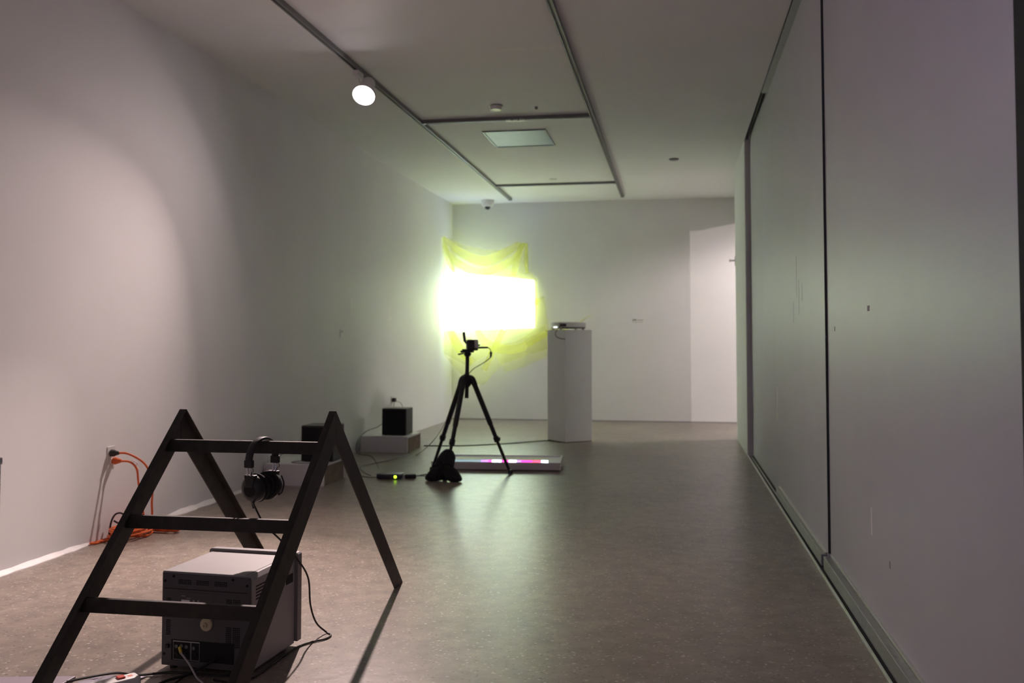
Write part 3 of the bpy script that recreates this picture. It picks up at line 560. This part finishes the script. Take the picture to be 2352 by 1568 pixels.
cord('black_cord', [(-2.962, 4.60, 0.03), (-2.970, 4.63, 0.09), (-2.955, 4.645, 0.128), (-2.925, 4.655, 0.132), (-2.908, 4.66, 0.105), (-2.935, 4.65, 0.082), (-2.962, 4.64, 0.095)], 0.005, M_cable, 'small black cord loop standing up from the orange coil', 'cord')

# ------------------------------------------------------------ steel A-frame rack
AP, ZT, FF, RF = 3.19, 0.803, 2.30, 4.03
XA, XB = -1.185, -1.780
e = empty('steel_rack', ((XA + XB) / 2, AP, 0), 'dark steel A-frame rack with three rungs over the monitor', 'rack')
for x, s in ((XA, -1), (XB, 1)):          # s: side on which the narrow flange turns inward
    x0, x1 = sorted((x, x + s * 0.006))
    MB().prism([(AP - 0.004, ZT), (FF, 0), (FF + 0.118, 0), (AP - 0.0005, ZT - 0.112), (AP - 0.0005, ZT + 0.001)], 0, x0, x1).build('leg', M_steel, e, bevel=0.0008, seg=1)
    MB().prism([(AP + 0.004, ZT), (RF, 0), (RF - 0.112, 0), (AP + 0.0005, ZT - 0.112), (AP + 0.0005, ZT + 0.001)], 0, x0, x1).build('leg', M_steel, e, bevel=0.0008, seg=1)
    f0, f1 = sorted((x + s * 0.006, x + s * 0.024))
    MB().prism([(AP - 0.004, ZT), (FF, 0), (FF + 0.008, 0), (AP - 0.004, ZT - 0.008)], 0, f0, f1).build('leg_flange', M_steel, e)
    MB().prism([(AP + 0.004, ZT), (RF, 0), (RF - 0.008, 0), (AP + 0.004, ZT - 0.008)], 0, f0, f1).build('leg_flange', M_steel, e)
    rnd = random.Random(4); 
    for z in (0.704, 0.484, 0.277):
        yy = FF + z * (AP - FF) / ZT
        wd = MB()
        for k in range(5): wd.obox((x + s * 0.0075, yy + 0.012 + 0.002 * k + rnd.uniform(-.002, .002), z - 0.006 - 0.008 * k), (0.005, 0.009, 0.010), 0.3 * k, 0.4 * k)
        wd.build('weld', M_steel, e)
for z in (0.704, 0.484, 0.277):
    yy = FF + z * (AP - FF) / ZT + 0.009
    r_ = MB().box(XB + 0.0065, XA - 0.0065, yy, yy + 0.005, z - 0.042, z).build('rung', M_steel, e, bevel=0.0006, seg=1)
    MB().box(XB + 0.0065, XA - 0.0065, yy + 0.005, yy + 0.018, z - 0.005, z).build('rung_flange', M_steel, r_)

# ------------------------------------------------------------ headphones hanging on the top rung
HX, HY, HZ = -1.412, 3.086, 0.641
e = empty('headphones', (HX, HY, 0.51), 'black headphones hanging over the top rung of the steel rack', 'headphones', rz=-0.22)
LX = Matrix.Translation((HX, HY, 0)) @ Matrix.Rotation(-0.22, 4, 'Z')
def band(r, wd, th, a0, a1, n=26):
    vs, fs = [], []
    for i in range(n + 1):
        a = a0 + (a1 - a0) * i / n
        for rr, xx in ((r, -wd / 2), (r + th, -wd / 2 * 0.8), (r + th, wd / 2 * 0.8), (r, wd / 2)): vs.append((xx, rr * math.cos(a), HZ + rr * math.sin(a)))
    for i in range(n):
        for j in range(4): fs.append((4 * i + j, 4 * i + (j + 1) % 4, 4 * i + 4 + (j + 1) % 4, 4 * i + 4 + j))
    fs += [(0, 1, 2, 3), tuple(4 * n + j for j in range(4))]
    return MB(LX).poly(vs, fs)
band(0.0705, 0.030, 0.0085, -0.05, PI + 0.05).build('headband', M_black, e, bevel=0.002, smooth=True)
for s in (-1, 1):
    y = s * 0.072
    MB(LX).obox((0, y, HZ - 0.006), (0.032, 0.016, 0.026)).build('end_block', M_black, e, bevel=0.003)
    for dx in (-0.006, 0.006): MB(LX).cyl((dx, y, HZ - 0.018), (dx, y * 0.97, HZ - 0.046), 0.0032, n=10).build('slider_rod', M_silver, e, smooth=True)
    MB(LX).tube(smooth_path([(0.013, y, HZ - 0.016), (0.018, y, HZ - 0.030), (0.010, y * 0.97, HZ - 0.036), (0.012, y * 0.95, HZ - 0.050)], 5), 0.001, 6).build('lead', M_cable, e)
    MB(LX).prism([(-0.021, HZ - 0.044), (0.021, HZ - 0.044), (0.015, HZ - 0.085), (-0.015, HZ - 0.085)], 1, y * 0.86 - 0.011, y * 0.86 + 0.011).build('yoke', M_black, e, bevel=0.003)
    c = (0, y * 0.50, HZ - 0.092)
    cup = MB(LX).lathe([(0.001, 0.032), (0.024, 0.032), (0.038, 0.027), (0.045, 0.018), (0.046, 0.004), (0.042, 0.0), (0.001, 0.0)], c, (0, s, -0.12), 28).build('ear_cup', M_black, e, smooth=True)
    MB(LX).lathe([(0.001, 0.0), (0.046, 0.0), (0.050, -0.006), (0.048, -0.016), (0.036, -0.020), (0.028, -0.012), (0.001, -0.010)], c, (0, s, -0.12), 28).build('ear_pad', M_cloth, e, smooth=True)
    MB(LX).lathe([(0.022, 0.0315), (0.022, 0.0335), (0.001, 0.0338)], c, (0, s, -0.12), 24).build('cup_plate', M_dark, cup, smooth=True)
MB(LX).tube(smooth_path([(0.036, 0.06, HZ - 0.06), (0.050, 0.055, HZ - 0.085), (0.046, 0.05, HZ - 0.115), (0.032, 0.05, HZ - 0.125)], 6), 0.003, 8).build('swivel_loop', M_black, e, smooth=True)
hb = LX @ Vector((0.0, -0.05, HZ - 0.136))
e = empty('headphone_cable', (-1.28, 3.1, 0), 'thin black headphone cable dropping beside the monitor to the floor', 'cable')
MB().tube(smooth_path([hb, (-1.392, 2.995, 0.49), (-1.355, 2.985, 0.44), (-1.315, 3.02, 0.385), (-1.292, 3.10, 0.31), (-1.284, 3.19, 0.22), (-1.282, 3.21, 0.12), (-1.272, 3.24, 0.05), (-1.250, 3.28, 0.006), (-1.222, 3.255, 0.004), (-1.226, 3.21, 0.004), (-1.262, 3.165, 0.004), (-1.288, 3.10, 0.004), (-1.300, 2.93, 0.004), (-1.308, 2.80, 0.004), (-1.35, 2.755, 0.004), (-1.42, 2.77, 0.004)]), 0.0032, 8).build('cord', M_cable, e, smooth=True)
MB().cyl(hb, hb + Vector((0.004, 0, -0.022)), 0.0055, 0.004, n=10).build('strain_relief', M_black, e)

# ------------------------------------------------------------ CRT monitor, rear towards the viewer
CX = Matrix.Translation((-1.64, 2.838, 0)) @ Matrix.Rotation(-0.063, 4, 'Z')
e = empty('crt_monitor', (-1.64, 2.838, 0), 'boxy grey tube monitor seen from behind under the steel rack', 'monitor', rz=-0.063)
LX = CX; Wm, Dm, Hm, z0 = 0.319, 0.300, 0.311, 0.012
MB(LX).prism([(0.003, z0), (Wm - 0.003, z0), (Wm, z0 + 0.004), (Wm, Hm - 0.014), (Wm - 0.012, Hm), (0.004, Hm), (0, Hm - 0.004), (0, z0 + 0.004)], 1, 0.006, Dm).build('shell', M_crt, e, bevel=0.002)
bp = MB(LX).box(0.005, Wm - 0.004, 0.0, 0.0062, z0 + 0.003, Hm - 0.006).build('rear_panel', M_crtback, e, bevel=0.0015)
MB(LX).box(0.012, Wm - 0.012, -0.0012, 0.0005, Hm - 0.054, Hm - 0.0525).build('panel_groove', M_dark, e)
def vent(x0, x1, za, zb, nx, nz, y=-0.0010):
    g = MB(LX); dx = (x1 - x0) / nx; dz = (zb - za) / nz
    for i in range(nx):
        for j in range(nz): g.box(x0 + i * dx + dx * 0.18, x0 + (i + 1) * dx - dx * 0.18, y, y + 0.0012, za + j * dz + dz * 0.2, za + (j + 1) * dz - dz * 0.2)
    g.build('vent_grille', M_dark, e)
for xa, xb in ((0.062, 0.108), (0.126, 0.172), (0.190, 0.236)): vent(xa, xb, Hm - 0.038, Hm - 0.022, 8, 3)
vent(0.020, 0.036, Hm - 0.125, Hm - 0.082, 3, 7); vent(0.020, 0.036, 0.110, 0.160, 3, 8)
for xa, xb in ((0.232, 0.252), (0.256, 0.282)): vent(xa, xb, Hm - 0.125, Hm - 0.075, 4, 9); vent(xa, xb, 0.085, 0.150, 4, 11)
for x, z in ((0.014, Hm - 0.03), (Wm - 0.014, Hm - 0.03), (0.014, 0.05), (Wm - 0.016, 0.05), (0.045, Hm - 0.014), (0.255, Hm - 0.014)):
    MB(LX).lathe([(0.0045, 0), (0.004, 0.002), (0.001, 0.0022)], (x, 0, z), (0, -1, 0), 12).build('screw', M_dark, e, smooth=True)
lb = MB(LX).box(0.070, 0.190, -0.0008, 0.0005, Hm - 0.104, Hm - 0.062).build('rating_plate', M_crtback, e)
MB(LX).box(0.074, 0.104, -0.0014, -0.0008, Hm - 0.093, Hm - 0.086).build('barcode', M_label, lb)
MB(LX).box(0.074, 0.088, -0.0013, -0.0008, Hm - 0.075, Hm - 0.0735).build('print_line', M_silcab, lb); MB(LX).box(0.092, 0.106, -0.0013, -0.0008, Hm - 0.081, Hm - 0.0795).build('print_line', M_silcab, lb)
for x in (0.118, 0.134): MB(LX).lathe([(0.003, 0), (0.003, 0.0005), (0.001, 0.0006)], (x, -0.0008, Hm - 0.088), (0, -1, 0), 10).build('mark', M_silcab, lb)
cp = MB(LX).lathe([(0.021, 0), (0.021, 0.006), (0.018, 0.009), (0.008, 0.009), (0.0075, 0.018), (0.003, 0.019), (0.001, 0.012)], (0.166, 0, 0.153), (0, -1, 0), 28).build('rear_cap', M_cream, e, smooth=True, label='round cream plastic cap')
rc = MB(LX).box(0.040, 0.262, -0.0014, 0.0005, 0.034, 0.098).build('connector_recess', M_dark, e)
MB(LX).box(0.048, 0.142, -0.004, -0.0014, 0.0925, 0.0955).build('trim_strip', M_silcab, rc)
for xa, xb in ((0.048, 0.110), (0.112, 0.142)):
    for b_ in ((xa, xa + 0.001, 0.036, 0.092), (xb - 0.001, xb, 0.036, 0.092), (xa, xb, 0.036, 0.037)): MB(LX).box(b_[0], b_[1], -0.0022, -0.0014, b_[2], b_[3]).build('outline', M_silcab, rc)
for x, z in ((0.060, 0.078), (0.078, 0.080), (0.096, 0.078), (0.060, 0.052), (0.090, 0.056), (0.122, 0.076), (0.126, 0.056)):
    MB(LX).lathe([(0.0055, 0), (0.0055, 0.004), (0.004, 0.004), (0.0035, 0.001), (0.001, 0.001)], (x, -0.0014, z), (0, -1, 0), 12).build('jack', M_track if z > 0.07 else M_black, rc, smooth=True)
MB(LX).box(0.022, 0.034, -0.010, 0.0, 0.070, 0.082).build('cable_clip', M_black, e, bevel=0.002)
for i in range(5): MB(LX).box(Wm - 0.0005, Wm + 0.0006, 0.03, 0.19, Hm - 0.040 - i * 0.010, Hm - 0.036 - i * 0.010).build('side_slot', M_dark, e)
MB(LX).box(Wm - 0.0005, Wm + 0.001, 0.235, 0.285, Hm - 0.085, Hm - 0.055).build('hand_hold', M_dark, e)
MB(LX).box(Wm - 0.024, Wm - 0.0225, 0.01, Dm - 0.005, Hm - 0.0002, Hm + 0.0005).build('top_seam', M_dark, e)
MB(LX).prism([(-0.010, 0.020), (Wm + 0.012, 0.020), (Wm + 0.012, Hm + 0.004), (Wm + 0.004, Hm + 0.010), (-0.002, Hm + 0.010), (-0.010, Hm + 0.004)], 1, Dm, Dm + 0.030).build('bezel', M_bezel, e, bevel=0.002)
MB(LX).prism([(-0.004, 0.055), (Wm + 0.006, 0.055), (Wm + 0.006, Hm + 0.002), (-0.004, Hm + 0.002)], 1, Dm + 0.030, Dm + 0.042).build('bezel_lip', M_bezel, e, bevel=0.003)
MB(LX).grid(lambda u, v: (0.02 + (Wm - 0.04) * u, Dm + 0.0425 + 0.010 * math.sin(PI * u) * math.sin(PI * v), 0.075 + (Hm - 0.10) * v), 14, 10).build('screen', M_glass, e, smooth=True, sides=False)
for x in (0.03, Wm - 0.03):
    for y in (0.03, Dm - 0.03): MB(LX).cyl((x, y, 0), (x, y, z0 + 0.001), 0.012, n=12).build('foot', M_black, e)

# ------------------------------------------------------------ cables and power strip in front of the monitor
P0 = CX @ Vector((0.074, -0.006, 0.072))
e = empty('video_cable', (-1.50, 2.77, 0), 'silver video cable with yellow plug hanging from the monitor rear', 'cable')
MB().cyl(CX @ Vector((0.072, -0.003, 0.0745)), P0 + Vector((0.010, -0.010, -0.010)), 0.0055, 0.0045, n=12).build('plug', M_yellow, e, smooth=True)
MB().tube(smooth_path([P0 + Vector((0.010, -0.010, -0.010)), P0 + Vector((0.05, -0.03, -0.036)), (-1.468, 2.755, 0.012), (-1.425, 2.72, 0.005), (-1.36, 2.62, 0.005)]), 0.0032, 8).build('cord', M_silcab, e, smooth=True)
cord('power_cable', [(-1.86, 2.64, 0.010), (-1.80, 2.70, 0.012), (-1.74, 2.755, 0.010), (-1.68, 2.757, 0.006), (-1.63, 2.778, 0.006), (-1.58, 2.80, 0.006), (-1.50, 2.805, 0.006), (-1.42, 2.79, 0.010), (-1.38, 2.81, 0.006)], 0.0038, M_cable, 'black power cable lying across the floor behind the power strip')
cord('monitor_cord', [CX @ Vector((0.20, -0.004, 0.05)), CX @ Vector((0.18, -0.03, 0.035)), CX @ Vector((0.13, -0.06, 0.012)), CX @ Vector((0.09, -0.11, 0.006)), CX @ Vector((0.08, -0.20, 0.006))], 0.0045, M_cable, 'thick black cord curving from the monitor onto the floor', 'cord')
cord('monitor_cord', [CX @ Vector((0.14, -0.02, 0.006)), CX @ Vector((0.125, -0.06, 0.006)), CX @ Vector((0.135, -0.15, 0.006))], 0.003, M_cable, 'short thin black cord on the floor in front of the monitor', 'cord')
SX = Matrix.Translation((-1.628, 2.672, 0)) @ Matrix.Rotation(math.atan2(-0.80, -0.60), 4, 'Z')
e = empty('power_strip', (-1.66, 2.62, 0), 'white power strip with red switch at the bottom edge', 'power strip')
MB(SX).box(-0.012, 0.19, -0.026, 0.026, 0.002, 0.040).build('housing', M_white, e, bevel=0.007, seg=3, smooth=True)
MB(SX).box(0.030, 0.052, -0.012, 0.012, 0.0395, 0.0455).build('switch', M_red, e, bevel=0.002)
MB(SX).box(0.006, 0.020, -0.006, 0.006, 0.0398, 0.0404).build('warning_print', mat('orange_print', (0.75, 0.22, 0.10), 0.6), e)
for x in (0.085, 0.135): 
    for dy in (-0.006, 0.006): MB(SX).box(x, x + 0.010, dy - 0.001, dy + 0.001, 0.0396, 0.0403).build('socket_slot', M_dark, e)
MB(SX).box(-0.008, 0.186, -0.024, 0.024, 0, 0.002).build('base', M_black, e)
MB().poly([(-2.45, 2.60, 0), (-2.06, 2.655, 0), (-1.842, 2.70, 0), (-1.842, 2.44, 0), (-2.45, 2.30, 0), (-2.45, 2.60, 0.014), (-2.06, 2.655, 0.014), (-1.842, 2.70, 0.014), (-1.842, 2.44, 0.014), (-2.45, 2.30, 0.014)],
          [(4, 3, 2, 1, 0), (5, 6, 7, 8, 9)] + [(i, (i + 1) % 5, 5 + (i + 1) % 5, 5 + i) for i in range(5)]).build('floor_board', M_mauveboard, label='flat mauve-grey board on the floor at the bottom left corner', cat='board', bevel=0.002)
def crumple(u, v):
    x = -1.83 + 0.16 * u + 0.03 * v; y = 2.60 + 0.13 * v + 0.035 * u
    return (x, y, 0.004 + 0.020 * abs(math.sin(5 * u + 3 * v)) * math.sin(PI * u) ** 0.5 * math.sin(PI * min(v + 0.08, 1)) ** 0.5)
sh = MB().grid(crumple, 18, 12).build('plastic_sheet', M_sheet, label='crumpled grey plastic sheet beside the power strip', cat='plastic sheet', smooth=True, sides=False)
md = sh.modifiers.new('thickness', 'SOLIDIFY'); md.thickness = 0.0012

# ------------------------------------------------------------ plinth cut by the left edge of the picture
e = empty('tall_plinth', (-1.60, 1.66, 0), 'grey-mauve plinth cut off by the left edge', 'plinth')
MB().box(-1.76, -1.434, 1.50, 1.828, 0, 0.785).build('shaft', M_ped, e, bevel=0.002)
MB().box(-1.762, -1.432, 1.498, 1.830, 0.785, 0.800).build('top_board', M_ped, e, bevel=0.002)
